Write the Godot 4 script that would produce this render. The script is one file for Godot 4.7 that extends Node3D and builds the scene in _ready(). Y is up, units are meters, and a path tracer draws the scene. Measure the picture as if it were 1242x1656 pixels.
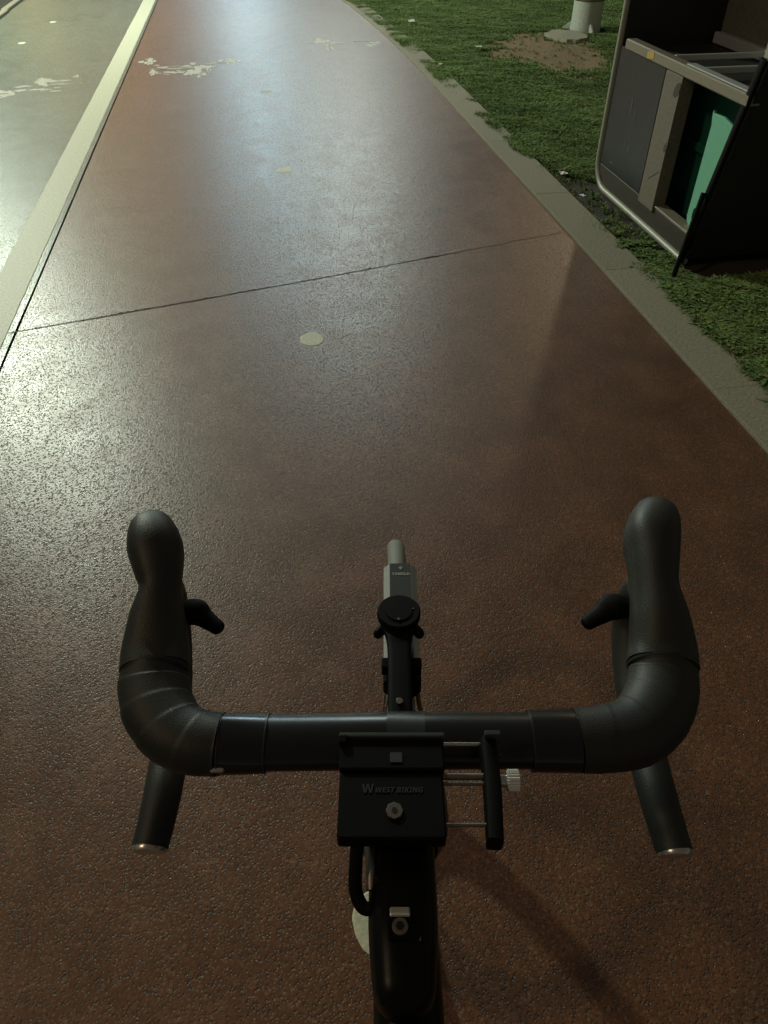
extends Node3D
# A red cycle path at night, seen over the handlebar of a road bicycle.

const YAW := 0.16232                       # the path runs 9.3 degrees to the left of the bicycle
var PD := Vector3(-sin(YAW), 0, -cos(YAW)) # along the path
var PR := Vector3(cos(YAW), 0, -sin(YAW))  # across it, to the right
var rng := RandomNumberGenerator.new()
var M := {}
var used := {}
var lowf := FastNoiseLite.new()
var finef := FastNoiseLite.new()

func P(u: float, v: float, y := 0.0) -> Vector3:
	return PD * u + PR * v + Vector3(0, y, 0)

# ------------------------------------------------------------------ naming
func numbered(called: String) -> String:
	var n: int = used.get(called, 0)
	used[called] = n + 1
	return called if n == 0 else "%s_%03d" % [called, n]

func thing(called: String, label: String, category: String, at: Vector3, group := "") -> Node3D:
	var o := Node3D.new()
	o.name = numbered(called)
	add_child(o)
	o.position = at
	o.set_meta("label", label)
	o.set_meta("category", category)
	if group:
		o.set_meta("group", group)
	return o

func where(n: Node) -> Vector3:
	var p := Vector3.ZERO
	while n is Node3D and n != self:
		p += n.position
		n = n.get_parent()
	return p

# a part whose shape is given in world coordinates
func part(called: String, mesh: Mesh, m: Material, parent: Node) -> MeshInstance3D:
	var o := MeshInstance3D.new()
	o.name = called
	o.mesh = mesh
	if m:
		o.material_override = m
	o.position = -where(parent)
	parent.add_child(o, true)
	return o

func local_part(called: String, mesh: Mesh, m: Material, parent: Node, at := Vector3.ZERO) -> MeshInstance3D:
	var o := MeshInstance3D.new()
	o.name = called
	o.mesh = mesh
	o.material_override = m
	o.position = at
	parent.add_child(o, true)
	return o

func structure(called: String, mesh: Mesh, m: Material, kind := "structure") -> MeshInstance3D:
	var o := MeshInstance3D.new()
	o.name = numbered(called)
	o.mesh = mesh
	o.material_override = m
	o.set_meta("kind", kind)
	add_child(o)
	return o

# ------------------------------------------------------------------ mesh code
func begin() -> SurfaceTool:
	var st := SurfaceTool.new()
	st.begin(Mesh.PRIMITIVE_TRIANGLES)
	return st

# a, b, c, d run clockwise seen from outside
func quad(st: SurfaceTool, a: Vector3, b: Vector3, c: Vector3, d: Vector3) -> void:
	st.add_vertex(a); st.add_vertex(b); st.add_vertex(c)
	st.add_vertex(a); st.add_vertex(c); st.add_vertex(d)

func done(st: SurfaceTool) -> ArrayMesh:
	st.generate_normals()
	return st.commit()

func flat(on: bool, st: SurfaceTool) -> void:
	st.set_smooth_group(-1 if on else 0)

func spline(k: Array, steps: int) -> Array:
	# Catmull-Rom through [Vector3, rx, ry]
	var out := []
	for i in k.size() - 1:
		var a = k[maxi(i - 1, 0)]
		var b = k[i]
		var c = k[i + 1]
		var d = k[mini(i + 2, k.size() - 1)]
		for s in steps:
			var t := float(s) / steps
			var p: Vector3 = b[0].cubic_interpolate(c[0], a[0], d[0], t)
			out.append([p, cubic_interpolate(b[1], c[1], a[1], d[1], t), cubic_interpolate(b[2], c[2], a[2], d[2], t)])
	out.append(k[-1])
	return out

# tube of elliptical section along points [centre, half width sideways, half height]
func sweep(pts: Array, seg := 20, up := Vector3.UP, round_start := false, round_end := false, wrap_pitch := 0.0, wrap_depth := 0.0, power := 2.0, st: SurfaceTool = null) -> SurfaceTool:
	if st == null:
		st = begin()
	st.set_smooth_group(1)
	var rings := []
	var list := pts.duplicate()
	var n0: int = list.size()
	if round_start:
		var t0: Vector3 = (list[0][0] - list[1][0]).normalized()
		var r0: float = minf(list[0][1], list[0][2])
		var head := []
		for k in range(5, 0, -1):
			var a := k * PI / 2 / 5.2
			head.append([list[0][0] + t0 * r0 * sin(a), list[0][1] * cos(a), list[0][2] * cos(a)])
		list = head + list
	if round_end:
		var e = list[-1]
		var t1: Vector3 = (e[0] - list[-2][0]).normalized()
		var r1: float = minf(e[1], e[2])
		for k in range(1, 6):
			var a := k * PI / 2 / 5.2
			list.append([e[0] + t1 * r1 * sin(a), e[1] * cos(a), e[2] * cos(a)])
	var length := 0.0
	for i in list.size():
		var p: Vector3 = list[i][0]
		var T: Vector3 = (list[mini(i + 1, list.size() - 1)][0] - list[maxi(i - 1, 0)][0]).normalized()
		if i > 0:
			length += p.distance_to(list[i - 1][0])
		var B := T.cross(up).normalized()
		var N := B.cross(T).normalized()
		var ring := PackedVector3Array()
		for j in seg:
			var a := TAU * j / seg
			var ca := cos(a)
			var sa := sin(a)
			var cx := signf(sa) * pow(absf(sa), 2.0 / power)
			var cy := signf(ca) * pow(absf(ca), 2.0 / power)
			var k := 1.0
			if wrap_pitch > 0.0:
				var ph := fposmod(length / wrap_pitch + float(j) / seg, 1.0)
				k += wrap_depth * (ph - 0.5) if ph < 0.9 else wrap_depth * (0.4 - (ph - 0.9) * 9.0)
			ring.append(p + (B * cx * list[i][1] + N * cy * list[i][2]) * k)
		rings.append(ring)
	for i in rings.size() - 1:
		for j in seg:
			var j2 := (j + 1) % seg
			quad(st, rings[i][j], rings[i + 1][j], rings[i + 1][j2], rings[i][j2])
	st.set_smooth_group(-1)
	for e in 2:
		var ring: PackedVector3Array = rings[0] if e == 0 else rings[-1]
		var c: Vector3 = list[0][0] if e == 0 else list[-1][0]
		for j in seg:
			var j2 := (j + 1) % seg
			if e == 0:
				st.add_vertex(c); st.add_vertex(ring[j]); st.add_vertex(ring[j2])
			else:
				st.add_vertex(c); st.add_vertex(ring[j2]); st.add_vertex(ring[j])
	return st

func tube(a: Vector3, b: Vector3, r: float, r2 := -1.0, seg := 16) -> SurfaceTool:
	var up := Vector3.UP if absf((b - a).normalized().y) < 0.95 else Vector3.RIGHT
	return sweep([[a, r, r], [b, r if r2 < 0 else r2, r if r2 < 0 else r2]], seg, up)

func pipe(pts: Array, r: float, steps := 6, seg := 12) -> SurfaceTool:
	var k := []
	for p in pts:
		k.append([p, r, r])
	return sweep(spline(k, steps), seg, Vector3(0.13, 0.8, 0.6).normalized())

# an outline (counterclockwise in the X-Y plane of b) pushed out along b.z, with a chamfer all round
func extrude(outline: PackedVector2Array, depth: float, bevel: float, b: Transform3D, st: SurfaceTool = null, smooth := false) -> SurfaceTool:
	if st == null:
		st = begin()
	st.set_smooth_group(1 if smooth else -1)
	var inner := outline
	if bevel > 0.0:
		var off := Geometry2D.offset_polygon(outline, -bevel, Geometry2D.JOIN_MITER)
		# keep the same number of points: move each along its own bisector
		inner = PackedVector2Array()
		var n := outline.size()
		for i in n:
			var e0 := (outline[i] - outline[(i + n - 1) % n]).normalized()
			var e1 := (outline[(i + 1) % n] - outline[i]).normalized()
			var n0 := Vector2(-e0.y, e0.x)
			var n1 := Vector2(-e1.y, e1.x)
			var bis := (n0 + n1).normalized()
			inner.append(outline[i] + bis * bevel / maxf(bis.dot(n0), 0.4))
	var layers := []
	if bevel > 0.0:
		layers = [[inner, 0.0], [outline, bevel], [outline, depth - bevel], [inner, depth]]
	else:
		layers = [[outline, 0.0], [outline, depth]]
	var n := outline.size()
	for l in layers.size() - 1:
		for i in n:
			var i2 := (i + 1) % n
			var a: Vector2 = layers[l][0][i]
			var c: Vector2 = layers[l][0][i2]
			var d: Vector2 = layers[l + 1][0][i2]
			var e: Vector2 = layers[l + 1][0][i]
			var z0: float = layers[l][1]
			var z1: float = layers[l + 1][1]
			quad(st, b * Vector3(a.x, a.y, z0), b * Vector3(e.x, e.y, z1), b * Vector3(d.x, d.y, z1), b * Vector3(c.x, c.y, z0))
	st.set_smooth_group(-1)
	var tri := Geometry2D.triangulate_polygon(inner)
	for k in range(0, tri.size(), 3):
		var p := inner[tri[k]]
		var q := inner[tri[k + 1]]
		var r := inner[tri[k + 2]]
		if (q - p).cross(r - p) < 0:
			var s := q
			q = r
			r = s
		st.add_vertex(b * Vector3(p.x, p.y, depth)); st.add_vertex(b * Vector3(r.x, r.y, depth)); st.add_vertex(b * Vector3(q.x, q.y, depth))
		st.add_vertex(b * Vector3(p.x, p.y, 0)); st.add_vertex(b * Vector3(q.x, q.y, 0)); st.add_vertex(b * Vector3(r.x, r.y, 0))
	return st

func rect(w: float, h: float, r := 0.0, k := 4) -> PackedVector2Array:
	var o := PackedVector2Array()
	if r <= 0.0:
		return PackedVector2Array([Vector2(-w / 2, -h / 2), Vector2(w / 2, -h / 2), Vector2(w / 2, h / 2), Vector2(-w / 2, h / 2)])
	for c in [[w / 2 - r, -h / 2 + r, -PI / 2], [w / 2 - r, h / 2 - r, 0.0], [-w / 2 + r, h / 2 - r, PI / 2], [-w / 2 + r, -h / 2 + r, PI]]:
		for i in k + 1:
			var a: float = c[2] + PI / 2 * i / k
			o.append(Vector2(c[0] + cos(a) * r, c[1] + sin(a) * r))
	return o

func ngon(r: float, n: int, turn := 0.0) -> PackedVector2Array:
	var o := PackedVector2Array()
	for i in n:
		o.append(Vector2(cos(turn + TAU * i / n), sin(turn + TAU * i / n)) * r)
	return o

# bevelled box between two corners of the path's own axes: along u, across v, height y
func path_box(u0: float, u1: float, v0: float, v1: float, y0: float, y1: float, bevel := 0.004, st: SurfaceTool = null) -> SurfaceTool:
	var c := P((u0 + u1) / 2, (v0 + v1) / 2, y0)
	return extrude(rect(absf(v1 - v0), absf(u1 - u0)), y1 - y0, bevel, Transform3D(Basis(PR, PD, Vector3.UP), c), st)

func lathe(profile: Array, seg := 32, smooth := true) -> SurfaceTool:
	var st := begin()
	st.set_smooth_group(1 if smooth else -1)
	for i in profile.size() - 1:
		var a: Vector2 = profile[i]
		var b: Vector2 = profile[i + 1]
		for j in seg:
			var t := TAU * j / seg
			var t2 := TAU * (j + 1) / seg
			var d := Vector3(cos(t), 0, sin(t))
			var e := Vector3(cos(t2), 0, sin(t2))
			quad(st, d * a.x + Vector3(0, a.y, 0), d * b.x + Vector3(0, b.y, 0), e * b.x + Vector3(0, b.y, 0), e * a.x + Vector3(0, a.y, 0))
	return st

# an irregular flat patch, as a thin sheet with a rounded-off rim
func patch(c: Vector3, ru: float, rv: float, thick: float, rough: float, seed_: int, n := 40, st: SurfaceTool = null, turn := 0.0) -> SurfaceTool:
	if st == null:
		st = begin()
	st.set_smooth_group(-1)
	var f := FastNoiseLite.new()
	f.seed = seed_
	f.frequency = 1.3
	var edge := PackedVector3Array()
	var inner := PackedVector3Array()
	var D := PD.rotated(Vector3.UP, turn)
	var R := PR.rotated(Vector3.UP, turn)
	for i in n:
		var a := TAU * i / n
		var k := 1.0 + rough * f.get_noise_2d(cos(a) * 1.5, sin(a) * 1.5) * 1.6 + rough * 0.4 * f.get_noise_2d(cos(a) * 7.0, sin(a) * 7.0)
		edge.append(c + D * cos(a) * ru * k + R * sin(a) * rv * k)
		inner.append(c + (D * cos(a) * ru + R * sin(a) * rv) * k * 0.93 + Vector3(0, thick, 0))
	for i in n:
		var j := (i + 1) % n
		quad(st, edge[i], inner[i], inner[j], edge[j])
		st.add_vertex(c + Vector3(0, thick, 0)); st.add_vertex(inner[j]); st.add_vertex(inner[i])
	return st

# ------------------------------------------------------------------ materials
func lin(r: float, g: float, b: float) -> Color:
	return Color(r, g, b).linear_to_srgb()

func mat(called: String, c: Color, rough: float, metal := 0.0, spec := 0.5) -> StandardMaterial3D:
	var m := StandardMaterial3D.new()
	m.albedo_color = c
	m.roughness = rough
	m.metallic = metal
	m.metallic_specular = spec
	M[called] = m
	return m

func noise_bytes(kind: int, freq: float, seed_: int, size: int, octaves := 1, ret := FastNoiseLite.RETURN_DISTANCE, tiles := false) -> PackedByteArray:
	var n := FastNoiseLite.new()
	n.noise_type = kind
	n.seed = seed_
	n.frequency = freq
	n.fractal_type = FastNoiseLite.FRACTAL_FBM if octaves > 1 else FastNoiseLite.FRACTAL_NONE
	n.fractal_octaves = octaves
	n.cellular_return_type = ret
	n.cellular_jitter = 1.0
	var im := n.get_seamless_image(size, size, false, false, 0.3) if tiles else n.get_image(size, size)
	im.convert(Image.FORMAT_L8)
	return im.get_data()

func tex(size: int, data: PackedByteArray, format := Image.FORMAT_RGB8) -> ImageTexture:
	return ImageTexture.create_from_image(Image.create_from_data(size, size, false, format, data))

func normal_from(size: int, heights: PackedByteArray, strength: float) -> ImageTexture:
	var im := Image.create_from_data(size, size, false, Image.FORMAT_L8, heights)
	im.convert(Image.FORMAT_RGBA8)
	im.bump_map_to_normal_map(strength)
	return ImageTexture.create_from_image(im)

func triplanar(m: StandardMaterial3D, tile: float) -> void:
	m.uv1_triplanar = true
	m.uv1_world_triplanar = true
	m.uv1_scale = Vector3.ONE / tile
	m.uv1_triplanar_sharpness = 4.0

func make_materials() -> void:
	lowf.seed = 11
	lowf.frequency = 0.35
	lowf.fractal_octaves = 4
	finef.seed = 23
	finef.frequency = 2.2
	finef.fractal_octaves = 3
	# --- stone chippings bound in red: grains of about six millimetres with dark gaps between them
	var S := 1024
	var cell := noise_bytes(FastNoiseLite.TYPE_CELLULAR, 0.33, 3, S)
	var cid := noise_bytes(FastNoiseLite.TYPE_CELLULAR, 0.33, 3, S, 1, FastNoiseLite.RETURN_CELL_VALUE)
	var mid := noise_bytes(FastNoiseLite.TYPE_SIMPLEX_SMOOTH, 0.14, 5, S, 2)
	var fine := noise_bytes(FastNoiseLite.TYPE_SIMPLEX_SMOOTH, 0.3, 8, S, 2)
	var big := noise_bytes(FastNoiseLite.TYPE_SIMPLEX_SMOOTH, 0.006, 15, S, 3, FastNoiseLite.RETURN_DISTANCE, true)
	var col := PackedByteArray(); col.resize(S * S * 3)
	var col2 := PackedByteArray(); col2.resize(S * S * 3)
	var hgt := PackedByteArray(); hgt.resize(S * S)
	var rgh := PackedByteArray(); rgh.resize(S * S * 3)
	for i in S * S:
		var c := cell[i] / 255.0
		var id := cid[i] / 255.0
		var m := mid[i] / 255.0
		var f := fine[i] / 255.0
		var b := big[i] / 255.0
		var top := clampf(1.15 - c * 1.25, 0.0, 1.0)
		var pit := clampf((1.0 - smoothstep(0.22, 0.5, c + 0.35 * (m - 0.5))) * (1.0 - smoothstep(0.11, 0.24, id)), 0.0, 1.0)
		var h := clampf(0.66 + 0.16 * top * id + 0.14 * f - 0.42 * pit, 0.0, 1.0)
		hgt[i] = int(h * 255)
		var l := (0.86 + 0.14 * top) * (0.80 + 0.32 * id) * (0.9 + 0.2 * b) * (0.9 + 0.2 * f) * (1.0 - 0.32 * pit)  # pits darker in colour: binder, and the shade inside them painted in
		var pale := smoothstep(0.9, 0.97, id) * 0.42
		var r := 0.455 * l
		var g := 0.308 * l
		var bl := 0.212 * l
		r = lerpf(r, 0.56 * l, pale); g = lerpf(g, 0.5 * l, pale); bl = lerpf(bl, 0.42 * l, pale)
		col[i * 3] = int(clampf(r, 0, 1) * 255); col[i * 3 + 1] = int(clampf(g, 0, 1) * 255); col[i * 3 + 2] = int(clampf(bl, 0, 1) * 255)
		var g2 := l * (1.0 + 0.3 * pale)
		col2[i * 3] = int(clampf(0.43 * g2, 0, 1) * 255); col2[i * 3 + 1] = int(clampf(0.47 * g2, 0, 1) * 255); col2[i * 3 + 2] = int(clampf(0.425 * g2, 0, 1) * 255)
		var ro := 0.335 + 0.08 * b + 0.34 * pit
		rgh[i * 3] = int(clampf(ro, 0, 1) * 255); rgh[i * 3 + 1] = rgh[i * 3]; rgh[i * 3 + 2] = rgh[i * 3]
	var nrm := normal_from(S, hgt, 4.0)
	var rt := tex(S, rgh)
	for pair in [["red_path", col], ["green_lane", col2]]:
		var m := mat(pair[0], Color.WHITE, 1.0)
		m.albedo_texture = tex(S, pair[1])
		m.normal_enabled = true
		m.normal_texture = nrm
		m.normal_scale = 0.45
		m.roughness_texture = rt
		m.vertex_color_use_as_albedo = true
		m.metallic_specular = 0.6
		triplanar(m, 1.25)
	# --- a general fine-grained relief for paint, concrete and soil
	var gs := 512
	var grain := noise_bytes(FastNoiseLite.TYPE_SIMPLEX_SMOOTH, 0.06, 31, gs, 5, FastNoiseLite.RETURN_DISTANCE, true)
	var gc := PackedByteArray(); gc.resize(gs * gs * 3)
	for i in gs * gs:
		var k := int(185 + (grain[i] - 128) * 0.16)
		for j in 3:
			gc[i * 3 + j] = clampi(k + 40, 0, 255)
	var gt := tex(gs, gc)
	var gn := normal_from(gs, grain, 4.0)
	var rough_n := normal_from(gs, noise_bytes(FastNoiseLite.TYPE_CELLULAR, 0.16, 9, gs), 3.0)
	var p := mat("paint", lin(0.82, 0.82, 0.62), 0.55)
	p.albedo_texture = gt; p.normal_enabled = true; p.normal_texture = rough_n; p.normal_scale = 0.12
	triplanar(p, 0.6)
	p = mat("worn_paint", lin(0.64, 0.62, 0.52), 0.6)
	p.albedo_texture = gt; p.normal_enabled = true; p.normal_texture = rough_n; p.normal_scale = 0.5
	triplanar(p, 0.5)
	p = mat("concrete", lin(0.37, 0.34, 0.25), 0.85)
	p.albedo_texture = gt; p.normal_enabled = true; p.normal_texture = gn; p.normal_scale = 0.25
	p.vertex_color_use_as_albedo = true
	triplanar(p, 0.55)
	p = mat("soil", lin(0.055, 0.05, 0.035), 0.95)
	p.albedo_texture = gt; p.normal_enabled = true; p.normal_texture = gn; p.normal_scale = 1.0
	p.vertex_color_use_as_albedo = true
	triplanar(p, 0.7)
	p = mat("dirt", lin(0.27, 0.185, 0.095), 0.95)
	p.albedo_texture = gt; p.normal_enabled = true; p.normal_texture = gn; p.normal_scale = 1.0
	triplanar(p, 0.9)
	p = mat("grass", Color.WHITE, 0.85, 0.0, 0.25)
	p.vertex_color_use_as_albedo = true
	p.backlight = Color(0.25, 0.3, 0.15)
	p = mat("white_pole", lin(0.62, 0.66, 0.58), 0.45)
	p.albedo_texture = gt
	triplanar(p, 0.8)
	mat("litter", lin(0.7, 0.7, 0.65), 0.8)
	# --- kiosk
	mat("rim", lin(0.36, 0.37, 0.31), 0.5, 0.3)
	p = mat("dark_panel", lin(0.040, 0.044, 0.052), 0.3)
	p.albedo_texture = gt
	p.normal_enabled = true; p.normal_texture = gn; p.normal_scale = 0.06
	triplanar(p, 1.1)
	p = mat("beige_post", lin(0.25, 0.22, 0.175), 0.6)
	p.albedo_texture = gt; triplanar(p, 0.7)
	p = mat("rail", lin(0.36, 0.32, 0.25), 0.45, 0.2)
	p.albedo_texture = gt; triplanar(p, 0.5)
	mat("steel_rail", lin(0.55, 0.57, 0.57), 0.4, 0.25)
	p = mat("kick_panel", lin(0.075, 0.066, 0.055), 0.5)
	p.albedo_texture = gt; triplanar(p, 0.9)
	p = mat("back_wall", lin(0.24, 0.22, 0.18), 0.5, 0.0)
	p.albedo_texture = gt; triplanar(p, 1.3)
	mat("inside", lin(0.02, 0.022, 0.022), 0.6)
	p = mat("shell", lin(0.022, 0.023, 0.023), 0.45)
	p.albedo_texture = gt; triplanar(p, 1.3)
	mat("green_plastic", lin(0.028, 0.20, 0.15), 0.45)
	mat("lit_green_plastic", lin(0.19, 0.55, 0.37), 0.5)  # paler copy of the bin green, with the lamp light put in
	mat("white_scrape", lin(0.12, 0.125, 0.13), 0.6)
	# --- bicycle
	p = mat("tape", lin(0.015, 0.0165, 0.0145), 0.55)
	p.normal_enabled = true; p.normal_texture = rough_n; p.normal_scale = 0.2
	triplanar(p, 0.1)
	p = mat("hood", lin(0.017, 0.0195, 0.0175), 0.52)
	p.normal_enabled = true; p.normal_texture = rough_n; p.normal_scale = 0.25
	triplanar(p, 0.1)
	mat("carbon", lin(0.008, 0.009, 0.010), 0.28)
	mat("gloss_tape", lin(0.010, 0.011, 0.012), 0.22)
	mat("matte_black", lin(0.003, 0.003, 0.003), 0.6, 0.0, 0.25)
	mat("frame_black", lin(0.003, 0.003, 0.003), 0.35, 0.0, 0.3)
	mat("seam", lin(0.005, 0.005, 0.005), 0.8)
	mat("steel", lin(0.62, 0.62, 0.6), 0.22, 1.0)
	mat("dull_steel", lin(0.22, 0.2, 0.18), 0.4, 0.8)
	p = mat("tyre", lin(0.19, 0.20, 0.175), 0.6)
	p.normal_enabled = true; p.normal_texture = rough_n; p.normal_scale = 0.3
	triplanar(p, 0.1)
	mat("light_alloy", lin(0.50, 0.53, 0.52), 0.4, 0.25)
	mat("light_dark", lin(0.05, 0.06, 0.06), 0.45, 0.2)
	mat("mark_grey", lin(0.02, 0.022, 0.022), 0.35)
	mat("print", lin(0.5, 0.52, 0.5), 0.6)
	mat("faint_print", lin(0.026, 0.027, 0.026), 0.8)
	mat("bright_alloy", lin(0.75, 0.77, 0.75), 0.35, 0.45)
	mat("cable", lin(0.16, 0.11, 0.06), 0.5)
	mat("plug", lin(0.65, 0.63, 0.6), 0.3, 0.9)
	# --- lamps
	mat("lamp_post", lin(0.12, 0.13, 0.12), 0.5, 0.3)

func bulb_material(c: Color, power: float) -> StandardMaterial3D:
	var m := StandardMaterial3D.new()
	m.albedo_color = Color(0.8, 0.8, 0.8)
	m.emission_enabled = true
	m.emission = c
	m.emission_energy_multiplier = power
	return m

func street_lamp(at: Vector3, height: float, c: Color, energy: float, size: float, label: String) -> void:
	var t := thing("street_lamp", label, "street lamp", at, "lamps that light the path from outside the picture")
	local_part("pole", done(lathe([Vector2(0.0, 0.0), Vector2(0.16, 0.0), Vector2(0.16, 0.06), Vector2(0.075, 0.1), Vector2(0.045, height - 0.15), Vector2(0.0, height - 0.1)], 16)), M.lamp_post, t)
	# the bulb hangs from a short arm that reaches over towards the path
	var to := (P(at.dot(PD), 0.0) - at).normalized()
	local_part("arm", done(tube(Vector3(0, height - 0.17, 0), to * 0.55 + Vector3(0, height + 0.2, 0), 0.03)), M.lamp_post, t)
	var hc := to * 0.6 + Vector3(0, height, 0)
	local_part("lamp_shade", done(lathe([Vector2(0.0, 0.26), Vector2(0.1, 0.25), Vector2(0.27, 0.18), Vector2(0.28, 0.165), Vector2(0.0, 0.165)], 24)), M.lamp_post, t, hc)
	var s := SphereMesh.new()
	s.radius = 0.13; s.height = 0.26; s.radial_segments = 20; s.rings = 10
	local_part("bulb", s, bulb_material(c, 3.0), t, hc)
	var l := OmniLight3D.new()
	l.name = "lamp_light"
	l.light_color = c
	l.light_energy = energy
	l.light_size = size
	l.omni_range = 90.0
	l.omni_attenuation = 2.0
	l.shadow_enabled = true
	l.position = hc
	t.add_child(l)

# ------------------------------------------------------------------ setting
func kerb_v(u: float) -> float:
	return 1.492 - 0.0085 * pow(maxf(u - 6.5, 0.0), 2.0) if u < 12.0 else 1.492 - 0.257 - (u - 12.0) * 0.0935

func crack_u(v: float) -> float:
	var x := v + 1.02
	return 2.85 + 0.225 * x + 0.012 * x * x + 0.012 * finef.get_noise_2d(v * 4.0, 5.0) + 0.008 * finef.get_noise_2d(v * 22.0, 9.0) + 0.004 * finef.get_noise_2d(v * 90.0, 19.0)

func wear_and_sheen(p: Vector3, amount: float) -> Color:
	var k := 1.0 + amount * lowf.get_noise_2d(p.x * 2.2, p.z * 2.2) + 0.6 * amount * finef.get_noise_2d(p.x * 1.6, p.z * 1.6)
	# lamp sheen on a rough, rubbed patch, painted paler on the right half
	var u := p.dot(PD)
	var v := p.dot(PR)
	var sheen_track := exp(-pow((v - 0.30 - 0.055 * u) / 0.16, 2.0)) * smoothstep(2.8, 4.2, u) * (1.0 - smoothstep(8.0, 10.0, u))
	sheen_track *= 0.35 + 0.65 * smoothstep(-0.1, 0.35, finef.get_noise_2d(p.x * 2.6, p.z * 2.6))
	return Color(k + sheen_track * 0.5, k + sheen_track * 0.95, k + sheen_track * 1.3)

func lanes() -> void:
	var st := begin()
	quad(st, Vector3(-400, -0.06, -400), Vector3(400, -0.06, -400), Vector3(400, -0.06, 400), Vector3(-400, -0.06, 400))
	structure("ground", done(st), M.soil)
	# the red path: two slabs with a crack between them
	var us := [-6.0, -3.0, -1.0]
	var k := -0.6
	while k < 14.0:
		us.append(k)
		k += 0.16
	us += [15.0, 17.0, 20.0, 25.0, 32.0, 42.0, 60.0, 90.0]
	var cols := 150
	for far in 2:
		st = begin()
		st.set_smooth_group(-1)
		for a in us.size() - 1:
			for j in cols:
				var q := []
				for e in [[a, j], [a + 1, j], [a + 1, j + 1], [a, j + 1]]:
					var f: float = float(e[1]) / cols
					var u: float = us[e[0]]
					var v := lerpf(-1.0 - 0.022 * f * 0, kerb_v(u), f)
					var gap := 0.0027 * clampf(0.85 - v * 0.75, 0.05, 1.0) + 0.0024 * finef.get_noise_2d(v * 14.0, 3.0)
					gap = maxf(gap, 0.0003)
					var cu := crack_u(v) + (gap if far else -gap)
					u = maxf(u, cu) if far else minf(u, cu)
					q.append(Vector3(u, v, 0))
				if absf(q[0].x - q[1].x) + absf(q[3].x - q[2].x) < 1e-5:
					continue
				for n in [0, 1, 2, 0, 2, 3]:
					var w := P(q[n].x, q[n].y, 0.004)
					st.set_color(wear_and_sheen(w, 0.22))
					st.add_vertex(w)
		# broken edges that go down into the crack
		for j in cols:
			var e := []
			for jj in [j, j + 1]:
				var v := lerpf(-1.0, kerb_v(3.0), float(jj) / cols)
				var gap := maxf(0.0027 * clampf(0.85 - v * 0.75, 0.05, 1.0) + 0.0024 * finef.get_noise_2d(v * 14.0, 3.0), 0.0003)
				e.append(P(crack_u(v) + (gap if far else -gap), v, 0.004))
			var down := Vector3(0, -0.05, 0)
			st.set_color(Color(0.5, 0.5, 0.5))
			if far:
				quad(st, e[1], e[0], e[0] + down, e[1] + down)
			else:
				quad(st, e[0], e[1], e[1] + down, e[0] + down)
		structure("red_path", done(st), M.red_path)
	# the grey green walking lane on the left, a dark joint's width away
	st = begin()
	st.set_smooth_group(-1)
	for a in us.size() - 1:
		for j in 40:
			var q := []
			for e in [[a, j], [a + 1, j], [a + 1, j + 1], [a, j + 1]]:
				var u: float = us[e[0]]
				q.append(P(u, lerpf(-2.66 - 0.02 * maxf(u - 10.0, 0.0), -1.008 - 0.002 * (1.0 + finef.get_noise_2d(u * 3.0, 77.0)), e[1] / 40.0), 0.004))
			for n in [0, 1, 2, 0, 2, 3]:
				st.set_color(wear_and_sheen(q[n] + Vector3(40, 0, 0), 0.2))
				st.add_vertex(q[n])
	structure("walking_lane", done(st), M.green_lane)
	# the painted line between the lanes
	st = begin()
	st.set_smooth_group(-1)
	k = -5.0
	while k < 40.0:
		var a := 0.003 * finef.get_noise_2d(k * 8.0, 1.0)
		var b := 0.003 * finef.get_noise_2d((k + 0.1) * 8.0, 1.0)
		quad(st, P(k, -1.185 + a, 0.0065), P(k + 0.1, -1.185 + b, 0.0065), P(k + 0.1, -1.039 + b, 0.0065), P(k, -1.039 + a, 0.0065))
		quad(st, P(k, -1.039 + a, 0.0065), P(k + 0.1, -1.039 + b, 0.0065), P(k + 0.1, -1.036 + b, 0.004), P(k, -1.036 + a, 0.004))
		quad(st, P(k, -1.188 + a, 0.004), P(k + 0.1, -1.188 + b, 0.004), P(k + 0.1, -1.185 + b, 0.0065), P(k, -1.185 + a, 0.0065))
		k += 0.1
	structure("painted_line", done(st), M.paint)
	# the narrow pale edging on the far side of the walking lane
	st = begin()
	for n in 40:
		var u0 := n * 1.0
		var v0 := -2.70 - 0.02 * maxf(u0 - 10.0, 0.0)
		path_box(u0, u0 + 0.99, v0 - 0.045, v0 + 0.03, -0.05, 0.035, 0.006, st)
	structure("lane_edging", done(st), M.concrete)
	# kerb of single concrete stones, almost flush with the path
	var kerb := Node3D.new()
	kerb.name = "kerb"
	kerb.set_meta("kind", "structure")
	add_child(kerb)
	for n in 16:
		var u0 := -1.0 + n * 1.0
		var u1 := u0 + 0.9995
		var o := PackedVector2Array()
		var inner := []
		for s in 13:
			var u := lerpf(u0, u1, s / 12.0)
			inner.append(Vector2(kerb_v(u) + 0.004 + 0.0025 * finef.get_noise_2d(u * 12.0, 40.0), u))
			o.append(Vector2(kerb_v(u) + 0.20, u))
		for s in 13:
			o.append(inner[12 - s])
		var kst := begin()
		kst.set_color(Color.WHITE * (0.9 + 0.2 * rng.randf()))
		extrude(o, 0.09 + 0.0015 * rng.randf(), 0.0012, Transform3D(Basis(PR, PD, Vector3.UP), Vector3(0, -0.075, 0)), kst)
		part("kerb_stone", done(kst), M.concrete, kerb)
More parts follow.
